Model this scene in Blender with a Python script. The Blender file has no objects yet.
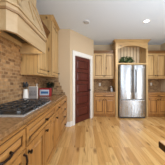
import bpy, bmesh, math, random
from mathutils import Vector, Matrix
random.seed(7)
S = bpy.context.scene
C = S.collection
PI = math.pi

# ------------------------------------------------------------------ camera
EYE = 1.24
F = 115.0
cam = bpy.data.cameras.new('camera')
cam.sensor_width = 36.0
cam.lens = 36.0 * F / 165.0
cam.shift_x = -2.5 / 165.0
cam.clip_start = 0.02
camo = bpy.data.objects.new('camera', cam)
camo.location = (0, 0, EYE)
camo.rotation_euler = (PI / 2, 0, 0)
C.objects.link(camo)
S.camera = camo

# ------------------------------------------------------------------ world, light, exposure
w = bpy.data.worlds.new('world')
S.world = w
w.use_nodes = True
w.node_tree.nodes['Background'].inputs[0].default_value = (0.80, 0.88, 1.0, 1)
w.node_tree.nodes['Background'].inputs[1].default_value = 0.8
S.view_settings.view_transform = 'Standard'
S.view_settings.look = 'None'
S.view_settings.gamma = 1.0
S.view_settings.use_curve_mapping = False
S.view_settings.exposure = 0.16

def area(name, loc, rot, sx, sy, power, col=(1, 1, 1)):
    l = bpy.data.lights.new(name, 'AREA')
    l.shape = 'RECTANGLE'; l.size = sx; l.size_y = sy
    l.energy = power; l.color = col
    o = bpy.data.objects.new(name, l)
    o.location = loc; o.rotation_euler = rot
    C.objects.link(o)
    return o
# daylight entering through the room's windows (one light per window, at the pane)
area('daylight_rear_window', (1.0, -3.9, 1.55), (PI / 2, 0, 0), 3.6, 1.7, 60, (0.82, 0.92, 1.0))
area('daylight_rear_door', (5.2, -3.9, 1.2), (PI / 2, 0, 0), 0.9, 2.1, 90, (0.82, 0.92, 1.0))
area('daylight_side_window', (6.4, -0.4, 1.45), (PI / 2, 0, PI / 2), 3.6, 1.8, 40, (0.82, 0.92, 1.0))
# added spot lights aimed upward, to brighten the ceiling and keep it neutral
def ceiling_fill(loc, rx, power, cone=2.5):
    l = bpy.data.lights.new('added_ceiling_fill', 'SPOT'); l.energy = power; l.spot_size = cone; l.spot_blend = 1.0
    l.shadow_soft_size = 0.2; l.color = (0.77, 0.90, 1.0)
    o = bpy.data.objects.new('added_ceiling_fill', l); o.location = loc; o.rotation_euler = (rx, 0, 0); C.objects.link(o)
ceiling_fill((1.9, 0.6, 0.5), PI - 0.3, 250)
ceiling_fill((1.6, -1.6, 0.9), PI, 260)

# ------------------------------------------------------------------ helpers
def setp(o, label=None, cat=None, group=None, kind=None):
    if label: o['label'] = label
    if cat: o['category'] = cat
    if group: o['group'] = group
    if kind: o['kind'] = kind
    return o

def thing(name, label, cat, loc=(0, 0, 0), rz=0.0, group=None):
    o = bpy.data.objects.new(name, None)
    o.empty_display_size = 0.05
    o.location = loc; o.rotation_euler = (0, 0, rz)
    C.objects.link(o)
    return setp(o, label, cat, group)

class M:
    """collects shapes into one mesh"""
    def __init__(s): s.bm = bmesh.new()
    def box(s, x0, x1, y0, y1, z0, z1, bev=0.0, mi=0, mat=None):
        b = bmesh.new()
        bmesh.ops.create_cube(b, size=1)
        for v in b.verts:
            v.co = Vector(((x0 + x1) / 2 + v.co.x * (x1 - x0), (y0 + y1) / 2 + v.co.y * (y1 - y0), (z0 + z1) / 2 + v.co.z * (z1 - z0)))
        if bev > 0:
            bmesh.ops.bevel(b, geom=b.edges[:], offset=bev, segments=2, affect='EDGES', profile=0.6)
        s._add(b, mi, mat); return s
    def frus(s, x0, x1, z0, z1, yb, yf, ins, mi=0):
        """raised panel: back rectangle at yb, front rectangle inset at yf"""
        b = bmesh.new()
        P = [b.verts.new(p) for p in [(x0, yb, z0), (x1, yb, z0), (x1, yb, z1), (x0, yb, z1),
             (x0 + ins, yf, z0 + ins), (x1 - ins, yf, z0 + ins), (x1 - ins, yf, z1 - ins), (x0 + ins, yf, z1 - ins)]]
        for f in [(4, 5, 6, 7), (3, 2, 1, 0), (0, 1, 5, 4), (1, 2, 6, 5), (2, 3, 7, 6), (3, 0, 4, 7)]:
            b.faces.new([P[i] for i in f])
        s._add(b, mi); return s
    def cyl(s, p, q, r, r2=None, seg=16, mi=0):
        p = Vector(p); q = Vector(q)
        b = bmesh.new()
        L = (q - p).length
        bmesh.ops.create_cone(b, cap_ends=True, segments=seg, radius1=r, radius2=r if r2 is None else r2, depth=L)
        R = (q - p).to_track_quat('Z', 'Y').to_matrix().to_4x4()
        s._add(b, mi, Matrix.Translation((p + q) / 2) @ R); return s
    def lathe(s, prof, loc=(0, 0, 0), seg=24, mi=0, mat=None):
        b = bmesh.new()
        rings = []
        for r, z in prof:
            rings.append([b.verts.new((max(r, 1e-4) * math.cos(2 * PI * k / seg), max(r, 1e-4) * math.sin(2 * PI * k / seg), z)) for k in range(seg)])
        for a, c in zip(rings, rings[1:]):
            for k in range(seg):
                b.faces.new((a[k], a[(k + 1) % seg], c[(k + 1) % seg], c[k]))
        b.faces.new(rings[0][::-1]); b.faces.new(rings[-1])
        m = Matrix.Translation(loc)
        if mat is not None: m = m @ mat
        s._add(b, mi, m); return s
    def tube(s, pts, r, seg=8, mi=0):
        for a, c in zip(pts, pts[1:]): s.cyl(a, c, r, seg=seg, mi=mi)
        for p in pts[1:-1]:
            b = bmesh.new(); bmesh.ops.create_uvsphere(b, u_segments=8, v_segments=6, radius=r); s._add(b, mi, Matrix.Translation(p))
        return s
    def prism(s, poly, a0, a1, axis='z', mi=0, bev=0):
        """extrude a 2D polygon; axis z: (x,y); axis y: (x,z); axis x: (y,z)"""
        b = bmesh.new()
        f = {'z': lambda p, a: (p[0], p[1], a), 'y': lambda p, a: (p[0], a, p[1]), 'x': lambda p, a: (a, p[0], p[1])}[axis]
        A = [b.verts.new(f(p, a0)) for p in poly]; B = [b.verts.new(f(p, a1)) for p in poly]
        b.faces.new(A); b.faces.new(B[::-1])
        n = len(poly)
        for k in range(n): b.faces.new((A[k], B[k], B[(k + 1) % n], A[(k + 1) % n]))
        bmesh.ops.recalc_face_normals(b, faces=b.faces)
        if bev: bmesh.ops.bevel(b, geom=b.edges[:], offset=bev, segments=2, affect='EDGES')
        s._add(b, mi); return s
    def hexa(s, P, mi=0):
        """8 points: bottom 4 then top 4, same order"""
        b = bmesh.new(); V = [b.verts.new(p) for p in P]
        for f in [(3, 2, 1, 0), (4, 5, 6, 7), (0, 1, 5, 4), (1, 2, 6, 5), (2, 3, 7, 6), (3, 0, 4, 7)]: b.faces.new([V[i] for i in f])
        bmesh.ops.recalc_face_normals(b, faces=b.faces)
        s._add(b, mi); return s
    def _add(s, b, mi=0, mat=None):
        if mat is not None: b.transform(mat)
        for f in b.faces: f.material_index = mi
        me = bpy.data.meshes.new('tmp'); b.to_mesh(me); b.free()
        s.bm.from_mesh(me); bpy.data.meshes.remove(me)
    def build(s, name, mats, parent=None, loc=(0, 0, 0), smooth=False):
        me = bpy.data.meshes.new(name)
        s.bm.to_mesh(me); s.bm.free()
        for m in (mats if isinstance(mats, (list, tuple)) else [mats]): me.materials.append(m)
        if smooth:
            for p in me.polygons: p.use_smooth = True
            me.set_sharp_from_angle(angle=0.7)
        o = bpy.data.objects.new(name, me)
        C.objects.link(o); o.location = loc
        if parent: o.parent = parent
        return o

# ------------------------------------------------------------------ materials
def mat(name, col, rough=0.5, metal=0.0, emit=0, spec=0.5):
    m = bpy.data.materials.new(name); m.use_nodes = True
    p = m.node_tree.nodes['Principled BSDF']
    p.inputs['Base Color'].default_value = (*col, 1)
    p.inputs['Roughness'].default_value = rough
    p.inputs['Metallic'].default_value = metal
    p.inputs['Specular IOR Level'].default_value = spec
    if emit:
        p.inputs['Emission Color'].default_value = (*col, 1); p.inputs['Emission Strength'].default_value = emit
    return m
def srgb(r, g, b):
    f = lambda c: (c / 255 / 12.92) if c / 255 <= 0.04045 else ((c / 255 + 0.055) / 1.055) ** 2.4
    return (f(r), f(g), f(b))
def nd(nt, t, **kw):
    n = nt.nodes.new(t)
    for k, v in kw.items(): setattr(n, k, v)
    return n
def ramp(nt, src, stops):
    r = nd(nt, 'ShaderNodeValToRGB')
    e = r.color_ramp.elements
    while len(e) < len(stops): e.new(0.5)
    for k, (p, c) in enumerate(stops):
        e[k].position = p; e[k].color = (*c, 1)
    nt.links.new(src, r.inputs[0]); return r
def mixc(nt, fac, a, b, mode='MIX'):
    n = nd(nt, 'ShaderNodeMix', data_type='RGBA', blend_type=mode)
    for sock, v in ((n.inputs[0], fac), (n.inputs[6], a), (n.inputs[7], b)):
        if isinstance(v, (int, float)): sock.default_value = v
        elif isinstance(v, tuple): sock.default_value = (*v, 1)
        else: nt.links.new(v, sock)
    return n.outputs[2]

def wood(name, base, dark, scale=(14, 14, 1.2), rough=0.38, knots=0.9, streak=0.6):
    m = mat(name, base, rough); nt = m.node_tree; L = nt.links
    p = nt.nodes['Principled BSDF']
    tc = nd(nt, 'ShaderNodeTexCoord'); inf = nd(nt, 'ShaderNodeObjectInfo')
    add = nd(nt, 'ShaderNodeVectorMath', operation='ADD')
    mul = nd(nt, 'ShaderNodeVectorMath', operation='SCALE'); mul.inputs[3].default_value = 17.0
    cmb = nd(nt, 'ShaderNodeCombineXYZ')
    for k in range(3): L.new(inf.outputs['Random'], cmb.inputs[k])
    L.new(cmb.outputs[0], mul.inputs[0]); L.new(tc.outputs['Object'], add.inputs[0]); L.new(mul.outputs[0], add.inputs[1])
    mp = nd(nt, 'ShaderNodeMapping'); mp.inputs['Scale'].default_value = scale
    L.new(add.outputs[0], mp.inputs[0])
    n1 = nd(nt, 'ShaderNodeTexNoise'); n1.inputs['Scale'].default_value = 1.0; n1.inputs['Detail'].default_value = 6; n1.inputs['Distortion'].default_value = 0.8
    L.new(mp.outputs[0], n1.inputs['Vector'])
    r1 = ramp(nt, n1.outputs[0], [(0.35, (0, 0, 0)), (0.7, (1, 1, 1))])
    mps = nd(nt, 'ShaderNodeMath', operation='MULTIPLY'); mps.inputs[1].default_value = streak
    L.new(r1.outputs[0], mps.inputs[0])
    c1 = mixc(nt, mps.outputs[0], base, dark)
    mp2 = nd(nt, 'ShaderNodeMapping'); mp2.inputs['Scale'].default_value = tuple(max(1.0, v * 0.33) * (2.2 if v == min(scale) else 1.0) for v in scale)
    L.new(add.outputs[0], mp2.inputs[0])
    vo = nd(nt, 'ShaderNodeTexVoronoi'); vo.inputs['Scale'].default_value = 1.2; vo.inputs['Randomness'].default_value = 1.0
    L.new(mp2.outputs[0], vo.inputs['Vector'])
    r2 = ramp(nt, vo.outputs['Distance'], [(0.05, (1, 1, 1)), (0.19, (0, 0, 0))])
    mk = nd(nt, 'ShaderNodeMath', operation='MULTIPLY'); mk.inputs[1].default_value = knots
    L.new(r2.outputs[0], mk.inputs[0])
    c2 = mixc(nt, mk.outputs[0], c1, tuple(v * 0.35 for v in dark))
    L.new(c2, p.inputs['Base Color'])
    return m

def brick_mat(name, ax, c1, c2, mortar, bw=0.1, bh=0.05, rough=0.7, ms=0.006, noise=0.35):
    m = mat(name, c1, rough); nt = m.node_tree; L = nt.links
    p = nt.nodes['Principled BSDF']
    tc = nd(nt, 'ShaderNodeTexCoord'); sp = nd(nt, 'ShaderNodeSeparateXYZ'); cb = nd(nt, 'ShaderNodeCombineXYZ')
    L.new(tc.outputs['Object'], sp.inputs[0])
    L.new(sp.outputs[ax], cb.inputs[0]); L.new(sp.outputs[2], cb.inputs[1])
    b = nd(nt, 'ShaderNodeTexBrick'); b.inputs['Scale'].default_value = 1.0
    b.inputs['Brick Width'].default_value = bw; b.inputs['Row Height'].default_value = bh
    b.inputs['Mortar Size'].default_value = ms; b.inputs['Mortar Smooth'].default_value = 0.3
    b.inputs['Color1'].default_value = (*c1, 1); b.inputs['Color2'].default_value = (*c2, 1); b.inputs['Mortar'].default_value = (*mortar, 1)
    L.new(cb.outputs[0], b.inputs['Vector'])
    n = nd(nt, 'ShaderNodeTexNoise'); n.inputs['Scale'].default_value = 22; n.inputs['Detail'].default_value = 4
    L.new(cb.outputs[0], n.inputs['Vector'])
    r = ramp(nt, n.outputs[0], [(0.3, (0.55, 0.5, 0.45)), (0.7, (1.15, 1.12, 1.1))])
    c = mixc(nt, noise, b.outputs['Color'], r.outputs[0], 'MULTIPLY')
    L.new(c, p.inputs['Base Color'])
    bp = nd(nt, 'ShaderNodeBump'); bp.inputs['Strength'].default_value = 0.5; bp.inputs['Distance'].default_value = 0.004; bp.invert = True
    L.new(b.outputs['Fac'], bp.inputs['Height']); L.new(bp.outputs[0], p.inputs['Normal'])
    return m

def floor_mat():
    m = mat('oak_planks', (0.6, 0.4, 0.2), 0.22); nt = m.node_tree; L = nt.links
    p = nt.nodes['Principled BSDF']
    tc = nd(nt, 'ShaderNodeTexCoord'); sp = nd(nt, 'ShaderNodeSeparateXYZ'); cb = nd(nt, 'ShaderNodeCombineXYZ')
    L.new(tc.outputs['Object'], sp.inputs[0]); L.new(sp.outputs[1], cb.inputs[0]); L.new(sp.outputs[0], cb.inputs[1])
    b = nd(nt, 'ShaderNodeTexBrick'); b.inputs['Scale'].default_value = 1.0
    b.inputs['Brick Width'].default_value = 1.1; b.inputs['Row Height'].default_value = 0.105
    b.inputs['Mortar Size'].default_value = 0.0012; b.inputs['Mortar Smooth'].default_value = 0.2
    b.offset = 0.37; b.offset_frequency = 3
    b.inputs['Color1'].default_value = (0, 0, 0, 1); b.inputs['Color2'].default_value = (1, 1, 1, 1); b.inputs['Mortar'].default_value = (0.25, 0.25, 0.25, 1)
    L.new(cb.outputs[0], b.inputs['Vector'])
    tone = ramp(nt, b.outputs['Color'], [(0.0, srgb(224, 184, 124)), (0.5, srgb(212, 166, 104)), (1.0, srgb(188, 140, 82))])
    # grain shifted by each plank's own tone
    mp = nd(nt, 'ShaderNodeMapping'); mp.inputs['Scale'].default_value = (1.6, 22, 1)
    sh = nd(nt, 'ShaderNodeVectorMath', operation='ADD')
    L.new(cb.outputs[0], sh.inputs[0])
    sc = nd(nt, 'ShaderNodeVectorMath', operation='SCALE'); sc.inputs[3].default_value = 9.0
    L.new(b.outputs['Color'], sc.inputs[0]); L.new(sc.outputs[0], sh.inputs[1]); L.new(sh.outputs[0], mp.inputs[0])
    n = nd(nt, 'ShaderNodeTexNoise'); n.inputs['Scale'].default_value = 1.0; n.inputs['Detail'].default_value = 7; n.inputs['Distortion'].default_value = 1.0
    L.new(mp.outputs[0], n.inputs['Vector'])
    r = ramp(nt, n.outputs[0], [(0.45, (0, 0, 0)), (0.75, (1, 1, 1))])
    g = nd(nt, 'ShaderNodeMath', operation='MULTIPLY'); g.inputs[1].default_value = 0.6; L.new(r.outputs[0], g.inputs[0])
    c1 = mixc(nt, g.outputs[0], tone.outputs[0], srgb(158, 110, 60))
    mp2 = nd(nt, 'ShaderNodeMapping'); mp2.inputs['Scale'].default_value = (2.0, 5.5, 1); L.new(sh.outputs[0], mp2.inputs[0])
    vo = nd(nt, 'ShaderNodeTexVoronoi'); vo.inputs['Scale'].default_value = 1.1; L.new(mp2.outputs[0], vo.inputs['Vector'])
    r2 = ramp(nt, vo.outputs['Distance'], [(0.06, (1, 1, 1)), (0.26, (0, 0, 0))])
    g2 = nd(nt, 'ShaderNodeMath', operation='MULTIPLY'); g2.inputs[1].default_value = 0.7; L.new(r2.outputs[0], g2.inputs[0])
    c2 = mixc(nt, g2.outputs[0], c1, srgb(104, 62, 30))
    mo = nd(nt, 'ShaderNodeMath', operation='MULTIPLY'); mo.inputs[1].default_value = 0.6; L.new(b.outputs['Fac'], mo.inputs[0])
    c3 = mixc(nt, mo.outputs[0], c2, srgb(100, 62, 34))
    L.new(c3, p.inputs['Base Color'])
    return m

def speckle(name, a, b, c, rough=0.25, scale=60):
    m = mat(name, a, rough); nt = m.node_tree; L = nt.links
    p = nt.nodes['Principled BSDF']; tc = nd(nt, 'ShaderNodeTexCoord')
    n = nd(nt, 'ShaderNodeTexNoise'); n.inputs['Scale'].default_value = scale; n.inputs['Detail'].default_value = 5
    L.new(tc.outputs['Object'], n.inputs['Vector'])
    r = ramp(nt, n.outputs[0], [(0.35, c), (0.5, a), (0.68, b)])
    L.new(r.outputs[0], p.inputs['Base Color']); return m

def paint(name, col, rough=0.8):
    m = mat(name, col, rough, spec=0.3); nt = m.node_tree
    tc = nd(nt, 'ShaderNodeTexCoord'); n = nd(nt, 'ShaderNodeTexNoise'); n.inputs['Scale'].default_value = 90; n.inputs['Detail'].default_value = 3
    bp = nd(nt, 'ShaderNodeBump'); bp.inputs['Strength'].default_value = 0.12; bp.inputs['Distance'].default_value = 0.003
    nt.links.new(tc.outputs['Object'], n.inputs['Vector']); nt.links.new(n.outputs[0], bp.inputs['Height'])
    nt.links.new(bp.outputs[0], nt.nodes['Principled BSDF'].inputs['Normal']); return m

def steel_mat():
    m = mat('brushed_steel', srgb(172, 175, 180), 0.2, 1.0); nt = m.node_tree; L = nt.links
    p = nt.nodes['Principled BSDF']
    tc = nd(nt, 'ShaderNodeTexCoord'); mp = nd(nt, 'ShaderNodeMapping'); mp.inputs['Scale'].default_value = (160, 3, 2)
    n = nd(nt, 'ShaderNodeTexNoise'); n.inputs['Scale'].default_value = 1
    L.new(tc.outputs['Object'], mp.inputs[0]); L.new(mp.outputs[0], n.inputs['Vector'])
    r = ramp(nt, n.outputs[0], [(0.3, (0.22, 0.22, 0.22)), (0.7, (0.30, 0.30, 0.30))]); L.new(r.outputs[0], p.inputs['Roughness']); return m

ALD, ALDD = srgb(208, 174, 120), srgb(146, 104, 58)
W_V = wood('knotty_wood_upright_grain', ALD, ALDD, (14, 14, 1.3))
W_H = wood('knotty_wood_level_grain', ALD, ALDD, (1.3, 14, 14))
W_Y = wood('knotty_wood_depth_grain', ALD, ALDD, (14, 1.3, 14))
ALD_SHADE, ALDD_SHADE = srgb(188, 136, 74), srgb(126, 80, 38)  # same wood as the uppers; the lower cabinets' shade is in this colour
B_V = wood('shaded_knotty_upright_grain', ALD_SHADE, ALDD_SHADE, (14, 14, 1.3), knots=0.9)
B_H = wood('shaded_knotty_level_grain', ALD_SHADE, ALDD_SHADE, (1.3, 14, 14), knots=0.9)
GLZ_SHADE = wood('glaze_and_gap_shade', srgb(96, 62, 32), srgb(62, 38, 18), (14, 14, 1.3), knots=0.2)
PALE = wood('pale_hood_wood', srgb(198, 173, 134), srgb(178, 146, 102), (12, 1.2, 12), knots=0.15, streak=0.5)
PALEG = wood('hood_groove', srgb(164, 130, 90), srgb(136, 102, 66), (12, 1.2, 12), knots=0.0)
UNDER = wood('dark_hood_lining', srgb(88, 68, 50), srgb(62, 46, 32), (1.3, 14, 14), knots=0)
CROWN = wood('brown_crown', srgb(138, 96, 50), srgb(100, 66, 34), (1.3, 14, 14), knots=0.2)
BEAD = wood('bead_board', srgb(236, 216, 182), srgb(214, 188, 148), (14, 14, 1.0), knots=0.1)
BEADG = mat('bead_board_groove', srgb(150, 110, 78), 0.6)
MAH = wood('mahogany', srgb(92, 40, 33), srgb(68, 26, 21), (18, 18, 1.4), rough=0.35, knots=0.0)
MAHD = mat('mahogany_groove', srgb(40, 12, 10), 0.4)
FLOOR = floor_mat()
WALL = paint('tan_paint', srgb(205, 183, 153))
CEIL = paint('ceiling_paint', srgb(218, 229, 242))
TRIM = mat('white_trim', srgb(236, 234, 230), 0.4)
TILE_L = brick_mat('tumbled_stone_tile_side', 1, srgb(192, 154, 108), srgb(122, 88, 56), srgb(170, 142, 108), 0.092, 0.052, ms=0.008, noise=0.6)
TILE_B = brick_mat('tumbled_stone_tile_back', 0, srgb(184, 148, 104), srgb(108, 74, 44), srgb(174, 144, 108), 0.092, 0.052, ms=0.008, noise=0.6)
COUNTER = speckle('brown_stone', srgb(148, 112, 74), srgb(162, 126, 88), srgb(126, 92, 60), scale=35)
IRON = mat('black_iron', srgb(38, 38, 41), 0.32)
BRONZE = mat('dark_bronze', srgb(52, 38, 30), 0.35, 0.7)
STEEL = steel_mat()
TRAY = mat('cooktop_steel', srgb(214, 214, 214), 0.4, 0.6)
GRATE = mat('grate_iron', srgb(58, 58, 60), 0.35)
HANDLE = mat('handle_steel', srgb(104, 106, 110), 0.3, 1.0)
STEEL2 = mat('polished_steel', srgb(205, 206, 208), 0.18, 1.0)
DGREY = mat('dark_grey_plastic', srgb(60, 61, 64), 0.5)
WHITE = mat('white_ceramic', srgb(238, 236, 232), 0.25)
PLATE = mat('ivory_plate', srgb(230, 224, 212), 0.4)
LEAF = speckle('leaf', srgb(84, 110, 66), srgb(150, 166, 118), srgb(44, 64, 36), 0.5, 25)
LEAFD = speckle('dark_leaf', srgb(46, 56, 40), srgb(72, 82, 56), srgb(24, 28, 22), 0.5, 25)
SOIL = mat('soil', srgb(52, 38, 28), 0.9)

# ================================================================== SETTING
XW = -1.15          # left wall
XR = 3.02           # right wall of the kitchen
YB = 4.60           # back wall
YE = F / 35.5       # end wall of the left run
ZC = 2.75
def struct(name, m, mats, **k):
    o = m.build(name, mats, **k); o['kind'] = 'structure'; return o
struct('floor', M().box(XW - 0.12, 6.62, -4.12, YB + 0.12, -0.1, 0), FLOOR)
struct('ceiling', M().box(XW - 0.12, 6.62, -4.12, YB + 0.12, ZC, ZC + 0.1), CEIL)
struct('wall_left', M().box(XW - 0.12, XW, -4.0, YB, 0, ZC), WALL)
P0 = Vector((-15 / 35.5, YE)); P1 = Vector((0.309, 4.12))
# end wall, slanted pantry wall and its return as one solid partition
poly = [(XW, YE), (P0.x, P0.y), (P1.x, P1.y), (P1.x, YB), (XW, YB)]
D = (P1 - P0); DL = D.length; D = D / DL; N = Vector((D.y, -D.x))      # N faces the room
def t_of(px):
    # where the view line through picture column px meets the slanted wall
    k = (px - 85) / F
    return (k * P0.y - P0.x) / (D.x - k * D.y)
tL, tR = t_of(74.6), t_of(90.6)
struct('wall_end', M().box(XW, P0.x - 0.05, YE, YE + 0.1, 0, ZC).prism([(P0.x - 0.05, YE), (P0.x, YE), (P0.x - 0.06, YE + 0.1), (P0.x - 0.05, YE + 0.1)], 0, ZC), WALL)
def slant(m, t0, t1, n0, n1, z0, z1, mi=0):
    P = []
    for z in (z0, z1):
        for t, n in ((t0, n0), (t1, n0), (t1, n1), (t0, n1)):
            q = P0 + D * t + N * n; P.append((q.x, q.y, z))
    m.hexa(P, mi); return m
ZD = 2.05
m = M(); slant(m, 0, tL, -0.1, 0, 0, ZC); slant(m, tR, DL, -0.1, 0, 0, ZC); slant(m, tL, tR, -0.1, 0, ZD, ZC)
struct('wall_pantry', m, WALL)
struct('wall_return', M().box(P1.x - 0.1, P1.x, P1.y, YB, 0, ZC), WALL)
struct('wall_back', M().box(XW, XR + 0.1, YB, YB + 0.12, 0, ZC), WALL)
struct('wall_right', M().box(XR, XR + 0.12, 2.4, YB, 0, ZC), WALL)
struct('wall_dining', M().box(XR + 0.12, 6.5, 2.4, 2.52, 0, ZC), WALL)
struct('wall_far_right', M().box(6.5, 6.62, -4, -2.2, 0, ZC).box(6.5, 6.62, 1.4, 2.52, 0, ZC).box(6.5, 6.62, -2.2, 1.4, 0, 0.55).box(6.5, 6.62, -2.2, 1.4, 2.35, ZC), WALL)
struct('wall_rear', M().box(XW, -0.8, -4.12, -4, 0, ZC).box(2.8, 4.75, -4.12, -4, 0, ZC).box(5.65, 6.5, -4.12, -4, 0, ZC)
       .box(-0.8, 2.8, -4.12, -4, 0, 0.7).box(-0.8, 2.8, -4.12, -4, 2.4, ZC).box(4.75, 5.65, -4.12, -4, 2.25, ZC), WALL)
GLASS = mat('window_glass', (0.9, 0.95, 1.0), 0.02); GLASS.node_tree.nodes['Principled BSDF'].inputs['Transmission Weight'].default_value = 1.0
def frame(m, x0, x1, z0, z1, y0, y1, n):
    m.box(x0, x1, y0, y1, z0, z0 + 0.05).box(x0, x1, y0, y1, z1 - 0.05, z1)
    for k in range(n + 1):
        x = x0 + (x1 - x0 - 0.05) * k / n; m.box(x, x + 0.05, y0, y1, z0, z1)
    return m
o = struct('window_1', frame(M(), -0.8, 2.8, 0.7, 2.4, -4.1, -4.03, 3), TRIM); g = M().box(-0.75, 2.75, -4.07, -4.06, 0.75, 2.35).build('pane', GLASS, o)
o = struct('door_2', frame(M(), 4.75, 5.65, 0.0, 2.25, -4.1, -4.03, 1), TRIM); g = M().box(4.8, 5.6, -4.07, -4.06, 0.05, 2.2).build('pane', GLASS, o)
m = frame(M(), -1.8, 1.8, 0.55, 2.35, -0.035, 0.035, 3); o = struct('window_2', m, TRIM, loc=(6.56, -0.4, 0)); o.rotation_euler = (0, 0, PI / 2)
g = M().box(-1.75, 1.75, -0.005, 0.005, 0.6, 2.3).build('pane', GLASS, o)

# baseboards
struct('baseboard_end', M().box(-0.545, P0.x + 0.01, YE - 0.014, YE, 0, 0.135, 0.003), TRIM)
m = M(); slant(m, 0.0, tL - 0.1, 0, 0.014, 0, 0.135); struct('baseboard_pantry', m, TRIM)
# pantry door casing
CW = 0.088
m = M()
slant(m, tL - CW, tL, 0, 0.02, 0, ZD); slant(m, tR, tR + CW - 0.01, 0, 0.02, 0, ZD)
slant(m, tL - CW, tR + CW - 0.01, 0, 0.02, ZD, ZD + 0.10); slant(m, tL - CW - 0.008, tR + CW, 0, 0.028, ZD + 0.10, ZD + 0.115)
slant(m, tL, tL + 0.012, -0.1, 0.0, 0, ZD); slant(m, tR - 0.012, tR, -0.1, 0.0, 0, ZD); slant(m, tL, tR, -0.1, 0, ZD - 0.012, ZD)
struct('trim_1', m, TRIM)
# pantry door, built in its own frame: x along the wall, -y towards the room
q = P0 + D * (tL + 0.014) - N * 0.02
o = bpy.data.objects.new('door_1', None); C.objects.link(o); o.location = (q.x, q.y, 0.006)
o.rotation_euler = (0, 0, math.atan2(D.y, D.x)); o['kind'] = 'structure'
DW = (tR - tL) - 0.028; DH = ZD - 0.02
m = M(); m.box(0, DW, 0.012, 0.035, 0, DH, 0, 1)
SW = 0.115
m.box(0, SW, 0, 0.035, 0, DH, 0.002).box(DW - SW, DW, 0, 0.035, 0, DH, 0.002)
NP = 5
rh = 0.10; z = 0.0
ph = (DH - 0.18 - 0.11 - rh * (NP - 1)) / NP
m.box(SW, DW - SW, 0, 0.035, 0, 0.18, 0.002); z = 0.18
pan = M()
for k in range(NP):
    pan.frus(SW + 0.012, DW - SW - 0.012, z + 0.014, z + ph - 0.014, 0.012, -0.002, 0.026)
    z += ph
    m.box(SW, DW - SW, 0, 0.035, z, z + (rh if k < NP - 1 else 0.11), 0.002); z += rh
m.build('door_leaf', [MAH, MAHD], o)
pan.build('door_panels', MAH, o)
k = M().lathe([(0.028, 0), (0.028, 0.006), (0.012, 0.01), (0.011, 0.035), (0.026, 0.045), (0.028, 0.058), (0.018, 0.07), (0, 0.072)], (DW - 0.06, 0, 0.98), mat=Matrix.Rotation(PI / 2, 4, 'X')).build('door_knob', BRONZE, o, smooth=True)

# ================================================================== tiles
setp(M().box(XW, XW + 0.01, -0.5, YE, 0.905, 1.90).build('backsplash', TILE_L), kind='structure').name = 'trim_2'
# stepped tiles on the end wall
sx = lambda px: (px - 85) / 35.5
sz = lambda py: EYE - (py - 82.5) / 35.5
st = [(XW + 0.01, 0.905), (sx(65.0), 0.905), (sx(65.0), sz(92.4)), (sx(63.2), sz(92.4)), (sx(63.2), sz(89.6)), (sx(61.6), sz(89.6)), (sx(61.6), sz(85.6)),
      (sx(60.0), sz(85.6)), (sx(60.0), sz(82.4)), (sx(58.6), sz(82.4)), (sx(58.6), 1.385), (XW + 0.01, 1.385)]
struct('trim_3', M().prism(st, YE - 0.011, YE - 0.0005, 'y'), TILE_B)
struct('trim_4', M().box(P1.x, 1.085, YB - 0.01, YB, 0.905, 1.40), TILE_B)
struct('trim_5', M().box(2.234, XR, YB - 0.01, YB, 0.905, 1.40), TILE_B)

# ================================================================== CABINETS
def raised(x0, x1, z0, z1, yf=0.0, fw=0.055, th=0.02):
    """raised panel front; its face lies at y=-th, its back at y=0"""
    m = M()
    y0, y1 = yf - th, yf
    m.box(x0 - 0.006, x1 + 0.006, yf - 0.003, yf, z0 - 0.006, z1 + 0.006, 0, 1)  # dark rim paints the shade of the gaps around each front
    m.box(x0, x0 + fw, y0, y1, z0, z1, 0.003).box(x1 - fw, x1, y0, y1, z0, z1, 0.003)
    m.box(x0 + fw - .001, x1 - fw + .001, y0, y1, z0, z0 + fw, 0.003).box(x0 + fw - .001, x1 - fw + .001, y0, y1, z1 - fw, z1, 0.003)
    m.box(x0 + fw - .004, x1 - fw + .004, yf - th * 0.4, y1, z0 + fw - .004, z1 - fw + .004, 0, 1)
    if x1 - x0 - 2 * fw > 0.07 and z1 - z0 - 2 * fw > 0.05:
        m.frus(x0 + fw + 0.016, x1 - fw - 0.016, z0 + fw + 0.016, z1 - fw - 0.016, yf - th * 0.4, yf - th * 0.95, 0.018)
    return m
def pull(parent, x, z, y, horiz=True, L=0.1):
    m = M()
    a = L / 2
    if horiz: pts = [(x - a, y, z), (x - a * 0.85, y - 0.022, z), (x, y - 0.03, z - 0.003), (x + a * 0.85, y - 0.022, z), (x + a, y, z)]
    else: pts = [(x, y, z - a), (x, y - 0.022, z - a * 0.85), (x, y - 0.03, z), (x, y - 0.022, z + a * 0.85), (x, y, z + a)]
    m.tube(pts, 0.0085)
    for p in (pts[0], pts[-1]): m.cyl(p, (p[0], p[1] - 0.005, p[2]), 0.011, seg=12)
    return m.build('handle', BRONZE, parent, smooth=True)
def knob(parent, x, z, y):
    return M().lathe([(0.018, 0), (0.016, 0.004), (0.008, 0.006), (0.008, 0.016), (0.018, 0.022), (0.019, 0.03), (0.011, 0.035), (0, 0.036)], (x, y, z), seg=16,
                     mat=Matrix.Rotation(PI / 2, 4, 'X')).build('knob', BRONZE, parent, smooth=True)

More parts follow.
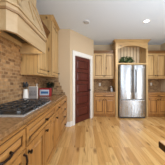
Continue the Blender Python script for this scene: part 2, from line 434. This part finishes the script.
def base_cab(label, loc, rz, W, cols, dep=0.6, H=0.865, drawers=True, bank=0, handle='pull', group='base cabinets', knobside=None, plinth=True):
    """cols: list of (x0, x1, handle side) doors; a drawer row above; bank: n drawers over the full width"""
    t = thing('base_cabinet', label, 'cabinet', loc, rz)
    m = M().box(0, W, 0, dep, 0.1, H).box(0.0, W, 0.07, dep, 0.0, 0.1)
    m.build('body', [B_V], t)
    g = 0.012
    if bank:
        hs = [0.155] + [(H - 0.1 - 0.155 - 0.03 - g * bank) / (bank - 1)] * (bank - 1)
        z = H - 0.015
        for h in hs:
            d = raised(g, W - g, z - h, z, fw=0.035).build('drawer', [B_H, GLZ_SHADE], t)
            knob(d, W / 2, z - h / 2, -0.02); z -= h + g
        return t
    zt = H - 0.015
    if drawers:
        d = raised(g, W - g, zt - 0.16, zt, fw=0.035).build('drawer', [B_H, GLZ_SHADE], t)
        if handle == 'pull': pull(d, W / 2, zt - 0.08, -0.02, True, 0.11)
        elif handle == 'knobs': knob(d, W / 2, zt - 0.08, -0.02)
        else: pull(d, W / 2, zt - 0.08, -0.02, True, 0.09)
        zt -= 0.16 + g
    for (x0, x1, side) in cols:
        d = raised(x0 + g / 2 + (g / 2 if x0 == 0 else 0), x1 - g / 2 - (g / 2 if x1 == W else 0), 0.12, zt, fw=0.06).build('door', [B_V, GLZ_SHADE], t)
        x = x0 + 0.04 if side < 0 else x1 - 0.04
        if handle == 'pull': pull(d, x, zt - 0.08, -0.02, False, 0.1)
        else: knob(d, x, zt - 0.05, -0.02)
    return t

XF = -0.52
R90 = PI / 2
base_cab('base cabinet under the left countertop, nearest the camera and out of the picture', (XF, -0.45, 0), R90, 0.9, [(0, 0.45, 1), (0.45, 0.9, -1)], dep=XF - XW - 0.006)
base_cab('knotty wood base cabinet left of the cooktop at the bottom left picture corner', (XF, 0.45, 0), R90, 0.53, [(0, 0.53, 1)], dep=XF - XW - 0.006)
base_cab('wide knotty wood base cabinet with two doors directly under the gas cooktop', (XF, 0.98, 0), R90, 0.98, [(0, 0.45, -1), (0.45, 0.98, -1)], handle='knobs', dep=XF - XW - 0.006)
base_cab('narrow knotty wood base cabinet just beyond the cooktop, one drawer over one door', (XF, 1.96, 0), R90, 0.44, [(0, 0.44, -1)], handle='knobs', dep=XF - XW - 0.006)
base_cab('knotty wood drawer bank at the far end of the left run beside the end wall', (XF, 2.40, 0), R90, YE - 2.415, [], dep=XF - XW - 0.006, bank=4)
YF = 4.107
WL = 1.083 - P1.x - 0.004
base_cab('knotty wood base cabinet on the back wall between pantry door and refrigerator', (P1.x + 0.003, YF, 0), 0, WL, [(0, WL / 2, 1), (WL / 2, WL, -1)], dep=YB - YF - 0.002, handle='knob')
WR = XR - 2.236 - 0.004
base_cab('knotty wood base cabinet on the back wall right of the refrigerator', (2.237, YF, 0), 0, WR, [(0, WR / 2, 1), (WR / 2, WR, -1)], dep=YB - YF - 0.002, handle='knob')

def slab(name, label, x0, x1, y0, y1, z0=0.867, z1=0.907):
    return setp(M().box(x0, x1, y0, y1, z0, z1, 0.006).build(name, COUNTER), label, 'countertop')
slab('countertop', 'long brown stone countertop along the left wall, holding the cooktop', XW + 0.011, -0.54 + 0.04 - 0.04, -0.5, YE - 0.012)
slab('countertop', 'short brown stone countertop between pantry wall and refrigerator', P1.x + 0.002, 1.083, YF - 0.03, YB - 0.011)
slab('countertop', 'brown stone countertop at the back, right of the refrigerator', 2.237, XR - 0.002, YF - 0.03, YB - 0.011)

def crown(m, x0, x1, yf, zt, h=0.08, pr=0.06, xl=True, xr=True, yb=None, mi=0):
    """stepped crown around a cabinet top: front at yf, returns to yb"""
    n = 5
    for k in range(n):
        a = pr * (0.15 + 0.85 * (k / (n - 1)) ** 1.4)
        z0 = zt - h + h * k / n; z1 = zt - h + h * (k + 1) / n
        m.box(x0 - (a if xl else 0), x1 + (a if xr else 0), yf - a, yb, z0, z1, 0, mi)
    return m

def upper_cab(label, loc, rz, W, z0, z1, dep, doors, crown_kw=None, cm=None, knobs=True, top_z=None, mats=None, fw=0.06):
    t = thing('wall_cabinet', label, 'cabinet', loc, rz)
    zb = z1 if crown_kw is None else z1 - crown_kw.get('h', 0.08)
    M().box(0, W, 0, dep, z0, zb).build('body', W_V, t)
    M().box(0.0, W, -0.008, dep, z0 - 0.02, z0).build('light_rail', W_H, t)
    for (x0, x1, side) in doors:
        d = raised(x0 + 0.008, x1 - 0.008, z0 + 0.02, zb - 0.02, fw=fw).build('door', [W_V, GLZ_SHADE], t)
        knob(d, (x0 + 0.035 if side < 0 else x1 - 0.035), z0 + 0.09, -0.02)
    if crown_kw is not None:
        k = dict(crown_kw); m = M(); crown(m, 0, W, 0, z1, yb=dep, **k); m.build('crown_moulding', cm or CROWN, t)
    return t
YU = 4.27
UZ0 = 1.40
upper_cab('two-door knotty wood wall cabinet between the pantry door and refrigerator tower', (P1.x + 0.003, YU, 0), 0, WL, UZ0, 2.42, YB - YU - 0.002,
          [(0, WL / 2, 1), (WL / 2, WL, -1)], dict(h=0.10, pr=0.04, xl=False, xr=False))
upper_cab('two-door knotty wood wall cabinet right of the refrigerator tower', (2.237, YU, 0), 0, WR, UZ0, 2.42, YB - YU - 0.002,
          [(0, WR / 2, 1), (WR / 2, WR, -1)], dict(h=0.10, pr=0.04, xl=False, xr=False))
# left wall: shallow cabinet next to the hood, then the deeper, taller one
YA, YBb = 2.056, F / 44
upper_cab('shallow wall cabinet beside the range hood, its plain side panel facing out', (-0.857, YA, 0), R90, YBb - YA - 0.001, 1.40, 2.39, XW * -1 - 0.857 - 0.011,
          [(0, YBb - YA - 0.001, 1)], dict(h=0.15, pr=0.07, xl=True, xr=False))
upper_cab('tall narrow wall cabinet reaching the ceiling at the far end of the left wall', (-0.765, YBb, 0), R90, YE - YBb - 0.012, 1.395, ZC - 0.003, XW * -1 - 0.765 - 0.011,
          [(0, YE - YBb - 0.012, 1)], dict(h=0.09, pr=0.06, xl=True, xr=False), cm=W_H)

# ------------------------------------------------------------------ refrigerator tower
t = thing('refrigerator_surround', 'pale wood tower framing the refrigerator, with an arched open shelf up to the ceiling', 'cabinet', (0, 0, 0))
TX0, TX1, TY = 1.085, 2.234, F / 28.2
IX0, IX1 = 1.177, 2.177
M().box(TX0, IX0, TY, YB - 0.002, 0, ZC - 0.08, 0.002).build('side_panel', W_V, t)
M().box(IX1, TX1, TY, YB - 0.002, 0, ZC - 0.08, 0.002).build('side_panel', W_V, t)
ZS = EYE + (82.5 - 64.6) / 28.2; ZS1 = EYE + (82.5 - 63.0) / 28.2
M().box(IX0, IX1, TY - 0.01, YB - 0.014, ZS, ZS1, 0.003).build('shelf', W_H, t)
# arched valance
zt = ZC - 0.08; zs = EYE + (82.5 - 48.5) / 28.2; za = EYE + (82.5 - 45.6) / 28.2
pts = [(IX0, zt), (IX0, zs)]
for k in range(0, 25):
    u = k / 24; x = IX0 + 0.03 + (IX1 - IX0 - 0.06) * u
    pts.append((x, zs + (za - zs) * (1 - (2 * u - 1) ** 2)))
pts += [(IX1, zs), (IX1, zt)]
M().prism(pts, TY, TY + 0.022, 'y').build('arched_valance', W_H, t)
M().box(IX0, IX1, TY + 0.022, YB - 0.014, zt - 0.02, zt).build('top_board', W_H, t)
m = M(); nb = 8; bw = (IX1 - IX0) / nb
m.box(IX0, IX1, YB - 0.006, YB - 0.002, ZS1, zt - 0.02, 0, 1)
for k in range(nb): m.box(IX0 + k * bw + 0.011, IX0 + (k + 1) * bw - 0.011, YB - 0.013, YB - 0.006, ZS1, zt - 0.02, 0.003, 0)
m.build('bead_board_back', [BEAD, BEADG], t)
m = M(); crown(m, TX0, TX1, TY, ZC - 0.002, h=0.085, pr=0.07, yb=YU - 0.05); crown(m, TX0, TX1, YU - 0.05, ZC - 0.002, h=0.085, pr=0.0, yb=YB - 0.002, xl=False, xr=False)
m.build('crown_moulding', W_H, t)
m = M(); crown(m, TX0, TX1, TY, zt + 0.006, h=0.03, pr=0.02, yb=TY + 0.01, xl=False, xr=False); m.build('trim_strip', W_H, t)

# ------------------------------------------------------------------ refrigerator
FX0, FX1, FY = 1.195, 2.095, F / 29.2
t = thing('refrigerator', 'stainless steel french door refrigerator with bottom freezer drawer', 'refrigerator', (FX0, FY, 0))
FW = FX1 - FX0; FH = 1.835
M().box(0.005, FW - 0.005, 0.075, 0.6, 0.04, FH - 0.02, 0.004).build('body', DGREY, t)
def fdoor(x0, x1, z0, z1, bulge=0.018, n=18):
    pts = []
    for k in range(n + 1):
        u = k / n; x = x0 + (x1 - x0) * u
        e = (1 - abs(2 * u - 1) ** 6)
        pts.append((x, 0.0 + bulge * (1 - e) + bulge * 0.8 * (2 * u - 1) ** 2))
    pts += [(x1, 0.07), (x0, 0.07)]
    return M().prism(pts, z0, z1, 'z')
ZM = EYE - (99.3 - 82.5) / 29.2
ZB = 0.06
mid = 0.475
dl = fdoor(0.0, mid - 0.004, ZM + 0.006, FH).build('door', STEEL, t, smooth=True)
dr = fdoor(mid + 0.004, FW, ZM + 0.006, FH).build('door', STEEL, t, smooth=True)
dz = fdoor(0.0, FW, ZB, ZM - 0.006, 0.018).build('freezer_drawer', STEEL, t, smooth=True)
for d, x in ((dl, mid - 0.066), (dr, mid + 0.066)):
    z0, z1 = EYE - (92.5 - 82.5) / 29.8, EYE + (82.5 - 69.5) / 29.8
    M().tube([(x, 0.01, z0), (x, -0.04, z0 + 0.03), (x, -0.045, (z0 + z1) / 2), (x, -0.04, z1 - 0.03), (x, 0.01, z1)], 0.012, 10).build('handle', HANDLE, d, smooth=True)
M().tube([(0.05, 0.01, ZM - 0.035), (0.07, -0.04, ZM - 0.035), (FW - 0.07, -0.04, ZM - 0.035), (FW - 0.05, 0.01, ZM - 0.035)], 0.012, 10).build('handle', STEEL2, dz, smooth=True)
M().box(FW - 0.13, FW - 0.06, -0.004, 0.012, FH - 0.085, FH - 0.07, 0.001).build('badge', STEEL2, dr)
m = M().box(0.02, FW - 0.02, 0.03, 0.09, 0.015, ZB, 0.003)
m.build('kick_grille', DGREY, t)
for x in (0.06, FW - 0.06): M().cyl((x, 0.06, 0), (x, 0.06, 0.04), 0.02).build('foot', IRON, t)
for x in (0.03, FW - 0.09): M().box(x, x + 0.06, 0.02, 0.09, FH - 0.001, FH + 0.014, 0.003).build('hinge_cover', DGREY, t)

# ================================================================== RANGE HOOD
t = thing('range_hood', 'large pale wooden range hood with mantel and tapered top above the cooktop', 'range hood', (0, 0, 0))
y0, y1 = 1.111, 2.053
xa = XW + 0.002
def foot(off, zz, ins=0.0):
    """hood outline with a cut front corner"""
    return [(xa, y0 - off + ins), (-0.763 + off * 0.6 - ins, y0 - off + ins), (-0.705 + off - ins, 1.198 - off * 0.4 + ins * 0.4), (-0.705 + off - ins, y1 + min(off, 0) - ins), (xa, y1 - ins)]
def ring(m, off, z0, z1, mi=0):
    P = foot(off, 0); Q = foot(off, 0, 0.03)
    # walls of the outline, as thick boards: near side, cut corner, front, far end
    for k in range(0, 4):
        a, b, c, d = P[k], P[k + 1], Q[k + 1], Q[k]
        m.hexa([(a[0], a[1], z0), (b[0], b[1], z0), (c[0], c[1], z0), (d[0], d[1], z0), (a[0], a[1], z1), (b[0], b[1], z1), (c[0], c[1], z1), (d[0], d[1], z1)], mi)
m = M(); ring(m, 0, 1.75, 1.96); m.build('mantel_board', PALE, t)
m = M(); m.prism(foot(0.014, 0), 1.952, 1.975); m.build('bead_moulding', PALEG, t)
m = M(); m.prism(foot(0.004, 0), 1.975, 2.02); m.prism(foot(0.02, 0), 2.02, 2.04); m.build('ledge', PALE, t)
# dark recessed underside with the vent, warm cleat along the wall
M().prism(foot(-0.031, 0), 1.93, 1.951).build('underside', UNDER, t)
m = M().box(-1.06, -0.82, 1.3, 1.9, 1.918, 1.93, 0.003)
for k in range(14): m.box(-1.05, -0.83, 1.32 + k * 0.041, 1.335 + k * 0.041, 1.912, 1.918)
m.build('vent_grille', DGREY, t)
for yy in (1.36, 1.84):
    M().lathe([(0.03, 0), (0.03, -0.006), (0, -0.007)], (-0.76, yy, 1.93)).build('lamp', mat('hood_lamp', (1.0, 0.86, 0.62), 0.4, emit=4), t)
    l = bpy.data.lights.new('hood_light', 'AREA'); l.shape = 'DISK'; l.size = 0.05; l.energy = 0.8; l.color = (1.0, 0.88, 0.66)
    o = bpy.data.objects.new('hood_light', l); o.location = (-0.76, yy, 1.92); C.objects.link(o)
M().box(XW + 0.012, XW + 0.05, y0 + 0.03, y1 - 0.031, 1.86, 1.93).build('wall_cleat', PALE, t)
# tapered body
B0 = [(xa, y0 + 0.01), (-0.772, y0 + 0.01), (-0.70, 1.205), (-0.70, y1 - 0.002), (xa, y1 - 0.002)]
T0 = [(xa, 1.27), (-0.83, 1.27), (-0.80, 1.30), (-0.80, 1.885), (xa, 1.885)]
def loft(m, A, za, B, zb, mi=0):
    b = bmesh.new(); VA = [b.verts.new((*p, za)) for p in A]; VB = [b.verts.new((*p, zb)) for p in B]
    b.faces.new(VA[::-1]); b.faces.new(VB)
    for k in range(len(A)): b.faces.new((VA[k], VA[(k + 1) % len(A)], VB[(k + 1) % len(A)], VB[k]))
    bmesh.ops.recalc_face_normals(b, faces=b.faces); m._add(b, mi)
ZT = 2.445
m = M(); loft(m, B0, 2.04, T0, ZT); m.prism(T0, ZT, ZC - 0.003); m.build('tapered_body', PALE, t)
# raised strips on the sloping front
A3, A4 = Vector((-0.70, 1.205, 2.04)), Vector((-0.70, y1 - 0.002, 2.04))
C3, C4 = Vector((-0.80, 1.30, ZT)), Vector((-0.80, 1.885, ZT))
nrm = (A4 - A3).cross(C3 - A3); nrm.normalize()
if nrm.x < 0: nrm = -nrm
def onf(u, v): return (A3.lerp(A4, u)).lerp(C3.lerp(C4, u), v)
def strip(m, p, q, wd, th=0.012, mi=0):
    d = (q - p).normalized(); s_ = nrm.cross(d) * wd / 2
    P = [p - s_, p + s_, q + s_, q - s_]
    m.hexa([tuple(x) for x in P] + [tuple(x + nrm * th) for x in P], mi)
m = M(); g = M()
fr = [(onf(0, .05), onf(1, .05)), (onf(0.03, 0), onf(0.03, 1)), (onf(0.97, 0), onf(0.97, 1)), (onf(0, .97), onf(1, .97)), (onf(0.5, .05), onf(0.5, .95)),
      (onf(0.06, .1), onf(0.5, .92)), (onf(0.94, .1), onf(0.5, .92))]
for p, q in fr:
    strip(m, p, q, 0.05, 0.014); strip(g, p, q, 0.060, 0.004)
m.build('raised_frame', PALE, t); g.build('frame_glaze', PALEG, t)

# ================================================================== COOKTOP
t = thing('gas_cooktop', 'stainless steel gas cooktop with black grates set in the left countertop', 'cooktop', (-0.842, 1.56, 0.907))
cx, cy = 0.252, 0.46
M().box(-cx, cx, -cy, cy, 0, 0.012, 0.004).build('tray', TRAY, t)
M().box(-cx + 0.02, cx - 0.02, -cy + 0.045, cy - 0.02, 0.012, 0.0135).build('burner_pan', IRON, t)
bs = [(-0.12, -0.28, .04), (0.10, -0.28, .034), (0, 0.01, .052), (-0.12, 0.30, .034), (0.10, 0.30, .04)]
for x, y, r in bs:
    b = M().lathe([(r * 1.2, 0), (r * 1.2, 0.008), (r, 0.012), (r, 0.02)], (x, y, 0.0135)).build('burner', STEEL2, t, smooth=True)
    M().lathe([(r * .85, 0), (r * .9, 0.006), (r * .7, 0.01), (0, 0.011)], (x, y, 0.0335)).build('burner_cap', IRON, b, smooth=True)
for k in range(3):
    ya, yb = -cy + 0.055 + k * 0.283, -cy + 0.055 + k * 0.283 + 0.268
    m = M(); zt_ = 0.045; r = 0.0065
    xa_, xb_ = -cx + 0.03, cx - 0.03
    for a, b in (((xa_, ya), (xb_, ya)), ((xa_, yb), (xb_, yb)), ((xa_, ya), (xa_, yb)), ((xb_, ya), (xb_, yb)), ((0, ya), (0, yb)), ((xa_, (ya + yb) / 2), (xb_, (ya + yb) / 2)),
                 ((xa_ / 2, ya), (xa_ / 2, yb)), ((xb_ / 2, ya), (xb_ / 2, yb))):
        m.box(min(a[0], b[0]) - r, max(a[0], b[0]) + r, min(a[1], b[1]) - r, max(a[1], b[1]) + r, zt_, zt_ + 0.012, 0.002)
    for x in (xa_, xb_, 0):
        for y in (ya, yb): m.box(x - r, x + r, y - r, y + r, 0.0135, zt_)
    m.build('grate', GRATE, t)
for k in range(5):
    M().lathe([(0.019, 0), (0.018, 0.02), (0.014, 0.026), (0, 0.027)], (cx - 0.015, -0.2 + 0.1 * k, 0.012), seg=16).build('knob', IRON, t, smooth=True)

# ================================================================== SMALL THINGS ON THE LEFT COUNTER
ZT_ = 0.907
t = thing('utensil_crock', 'tapered white ceramic crock holding dark utensils beside the cooktop', 'crock', (-1.085, 2.10, ZT_))
M().lathe([(0.048, 0), (0.050, 0.01), (0.043, 0.12), (0.033, 0.205), (0.034, 0.212), (0.028, 0.212), (0.026, 0.19)]).build('crock', WHITE, t, smooth=True)
for k, (a, h) in enumerate(((0.2, .30), (1.6, .33), (3.0, .28), (4.3, .32), (5.3, .29))):
    dx, dy = math.cos(a), math.sin(a)
    m = M().cyl((dx * .01, dy * .01, 0.1), (dx * .03, dy * .03, h - 0.04), 0.005, seg=8)
    m.lathe([(0.002, -0.03), (0.017, -0.015), (0.022, 0.01), (0.012, 0.035), (0, 0.04)], (dx * .033, dy * .033, h - 0.02), seg=10, mat=Matrix.Diagonal((1, 0.6, 1, 1)))
    m.build('utensil', IRON, t, smooth=True)
# white framed sign with dark lettering strokes
t = thing('framed_sign', 'small white and grey counter sign behind the cooktop', 'sign', (-1.055, 2.33, ZT_), -0.05)
M().box(-0.088, 0.088, 0, 0.018, 0, 0.245, 0.003).build('board', mat('sign_face', srgb(172, 168, 168), 0.5), t)
m = M()
for z, ch in ((0.15, 5), (0.095, 7)):
    for k in range(ch):
        x = -0.065 + 0.13 * k / (ch - 1)
        m.box(x - 0.003, x + 0.003, -0.002, 0.001, z - 0.016, z + 0.016)
    m.box(-0.07, 0.07, -0.002, 0.001, z - 0.028, z - 0.024)
m.build('lettering', mat('sign_ink', srgb(74, 70, 76), 0.6), t)
for x in (-0.094, 0.082): M().box(x, x + 0.012, -0.004, 0.02, 0, 0.25, 0.002).build('frame_side', WHITE, t)
for z in (0, 0.24): M().box(-0.094, 0.094, -0.004, 0.02, z, z + 0.012, 0.002).build('frame_rail', WHITE, t)
# red, white and blue tin
t = thing('storage_tin', 'red tin box with a pale blue and white front label on left counter', 'tin', (-0.985, F / 41, ZT_), 0.06)
RED = mat('tin_red', srgb(168, 32, 42), 0.35)
M().box(-0.145, 0.145, 0, 0.12, 0, 0.165, 0.008).build('body', RED, t)
M().box(-0.149, 0.149, -0.003, 0.123, 0.165, 0.19, 0.006).build('lid', RED, t)
lb = M().box(-0.118, 0.105, -0.003, 0, 0.02, 0.158).build('label_panel', mat('tin_label', srgb(206, 222, 236), 0.4), t)
m = M().box(-0.09, 0.085, -0.0045, -0.003, 0.06, 0.115)
m.build('blue_band', mat('tin_blue', srgb(60, 112, 170), 0.4), lb)
def leafy(m, n, R, H, ls, seed, flat=0.5, droop=0.3):
    rnd = random.Random(seed)
    for k in range(n):
        a = rnd.uniform(0, 2 * PI); r = R * math.sqrt(rnd.random()); h = H * rnd.uniform(0.15, 1.0) * (1 - 0.45 * (r / R) ** 2)
        L = ls * rnd.uniform(0.7, 1.3); wd = L * 0.32
        b = bmesh.new()
        P = [(0, 0, 0), (wd, L * .35, .01), (wd * .8, L * .7, 0), (0, L, -L * droop), (-wd * .8, L * .7, 0), (-wd, L * .35, .01)]
        V = [b.verts.new(p) for p in P]; c0 = b.verts.new((0, L * .5, -0.006))
        for i in range(6): b.faces.new((V[i], V[(i + 1) % 6], c0))
        mm = Matrix.Translation((r * math.cos(a) * 0.75, r * math.sin(a) * flat, h)) @ Matrix.Rotation(a - PI / 2 + rnd.uniform(-.7, .7), 4, 'Z') @ Matrix.Rotation(rnd.uniform(-0.5, 0.8), 4, 'X')
        m._add(b, 0, mm)
    for k in range(n // 6):
        a = 2 * PI * k / (n // 6); m.cyl((0, 0, 0), (R * .6 * math.cos(a), R * .6 * flat * math.sin(a), H * .6), 0.003, seg=5)
t = thing('potted_plant', 'small dark leafy plant behind the red tin on left counter', 'plant', (-0.93, 3.09, ZT_))
M().lathe([(0.04, 0), (0.055, 0.10), (0.06, 0.20), (0.062, 0.215), (0.05, 0.215), (0.048, 0.20)]).build('pot', mat('dark_pot', srgb(60, 50, 46), 0.5), t, smooth=True)
m = M(); leafy(m, 90, 0.10, 0.14, 0.06, 3, 0.9); o = m.build('foliage', LEAFD, t, loc=(0, 0, 0.21)); 

# plant above the refrigerator
t = thing('potted_plant', 'trailing green plant in the arched niche above the refrigerator', 'plant', (IX0 + 0.35, TY + 0.2, ZS1))
M().lathe([(0.05, 0), (0.07, 0.03), (0.075, 0.075), (0.08, 0.08), (0.06, 0.08), (0.058, 0.07)]).build('pot', mat('clay_pot', srgb(120, 88, 62), 0.7), t, smooth=True)
m = M(); leafy(m, 120, 0.27, 0.26, 0.10, 5, 0.42, 0.5); m.build('foliage', LEAF, t, loc=(0, 0, 0.025))

# soap bottle on the back counter
t = thing('soap_bottle', 'clear grey pump bottle on the back counter beside the refrigerator', 'bottle', (26.5 / 27.2, 115 / 27.2, ZT_))
M().lathe([(0.03, 0), (0.034, 0.01), (0.034, 0.11), (0.02, 0.135), (0.012, 0.145)]).build('bottle', mat('bottle_grey', srgb(196, 196, 196), 0.15), t, smooth=True)
M().cyl((0, 0, 0.145), (0, 0, 0.185), 0.006).box(-0.04, 0.008, -0.007, 0.007, 0.182, 0.192, 0.002).build('pump', STEEL2, t)
t = thing('utensil_jar', 'small dark jar on the back counter beside the pump bottle', 'jar', (27.9 / 27.0, 115 / 26.3, ZT_))
M().lathe([(0.035, 0), (0.04, 0.02), (0.04, 0.12), (0.036, 0.13)]).build('jar', mat('jar_brown', srgb(74, 56, 44), 0.4), t, smooth=True)
M().lathe([(0.03, 0.13), (0.036, 0.135), (0.034, 0.15), (0.012, 0.158), (0.012, 0.17), (0, 0.172)]).build('lid', IRON, t, smooth=True)

# wall outlets
def outlet(label, x, z, loc=None, rz=0):
    t = thing('wall_outlet', label, 'outlet', loc or (x, YB - 0.01, z), rz)
    M().box(-0.036, 0.036, -0.006, 0, -0.06, 0.06, 0.003).build('cover_plate', PLATE, t)
    for dz_ in (-0.024, 0.024):
        s = M().box(-0.017, 0.017, -0.008, -0.005, dz_ - 0.016, dz_ + 0.016, 0.003).build('socket', WHITE, t)
        M().box(-0.008, -0.005, -0.0086, -0.0075, dz_ - 0.006, dz_ + 0.006).box(0.005, 0.008, -0.0086, -0.0075, dz_ - 0.006, dz_ + 0.006).build('slots', IRON, s)
outlet('ivory wall outlet on the tiles left of the refrigerator', 14.8 / 25, EYE - 2.0 / 25)
outlet('ivory wall outlet on the tiles right of the refrigerator', 66.0 / 25, EYE - 1.6 / 25)
outlet('white wall outlet on the side tiles above the counter sign', 0, 0, (XW + 0.01, 2.72, 1.155), PI / 2)

# ================================================================== CEILING FITTINGS
lx, ly = 61.5 / 40.7, F / 40.7
t = thing('recessed_light', 'round recessed ceiling light, switched on, before the refrigerator', 'light', (lx, ly, ZC))
M().lathe([(0.085, 0), (0.085, -0.006), (0.062, -0.008), (0.055, -0.002), (0.055, 0)], seg=32).build('trim_ring', TRIM, t, smooth=True)
M().lathe([(0.054, -0.001), (0.054, -0.0045), (0, -0.005)], seg=32).build('lens', mat('lamp_lens', (0.95, 0.98, 1.0), 0.4, emit=8), t)
def can(x, y, power):
    l = bpy.data.lights.new('can_light', 'AREA'); l.shape = 'DISK'; l.size = 0.13; l.energy = power; l.color = (0.95, 0.98, 1.0)
    o = bpy.data.objects.new('can_light', l); o.location = (x, y, ZC - 0.012); C.objects.link(o)
can(lx, ly, 24)
t = thing('smoke_detector', 'round grey-white ceiling disc near the pantry door', 'smoke detector', (1.5 / 40.3, F / 40.3, ZC))
GRYD = mat('detector_grey', srgb(206, 206, 208), 0.6)
M().lathe([(0.075, 0), (0.075, -0.012), (0.066, -0.026), (0.03, -0.032), (0, -0.033)], seg=32).build('cover', GRYD, t, smooth=True)
M().lathe([(0.052, -0.0285), (0.052, -0.0325), (0.044, -0.033), (0.044, -0.0285)], seg=32).build('grille_ring', DGREY, t, smooth=True)
# further ceiling lights behind the camera, as in the rest of the room
for x, y, lab in ((1.5, 0.6, 'round recessed ceiling light above the island'), (1.5, -1.8, 'round recessed ceiling light behind the island'), (4.6, -0.6, 'round recessed ceiling light over the dining side')):
    t = thing('recessed_light', lab, 'light', (x, y, ZC))
    M().lathe([(0.085, 0), (0.085, -0.006), (0.062, -0.008), (0.055, -0.002), (0.055, 0)], seg=32).build('trim_ring', TRIM, t, smooth=True)
    M().lathe([(0.054, -0.001), (0.054, -0.0045), (0, -0.005)], seg=32).build('lens', bpy.data.materials['lamp_lens'], t)
    can(x, y, 22)

# ================================================================== ISLAND
IY = F / 176; IXL = 73.5 / 176
t = thing('kitchen_island', 'kitchen island at lower right, only its top corner with painted edge shade in view', 'island', (0, 0, 0))
M().box(IXL + 0.32, IXL + 1.1, -1.4, IY - 0.30, 0.1, 0.865).box(IXL + 0.39, IXL + 1.03, -1.33, IY - 0.37, 0, 0.1).build('base', B_V, t)
DK = wood('shaded_edge_wood', srgb(78, 52, 34), srgb(48, 30, 20), (14, 1.2, 14), knots=0)  # shadow on the island edge put into the wood colour
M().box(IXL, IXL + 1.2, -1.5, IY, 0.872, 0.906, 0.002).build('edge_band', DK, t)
M().box(IXL + 0.001, IXL + 1.199, -1.499, IY - 0.001, 0.906, 0.911, 0.001).build('top', wood('island_top_wood', srgb(206, 162, 108), srgb(176, 130, 80), (14, 1.2, 14), rough=0.45, knots=0.3), t)
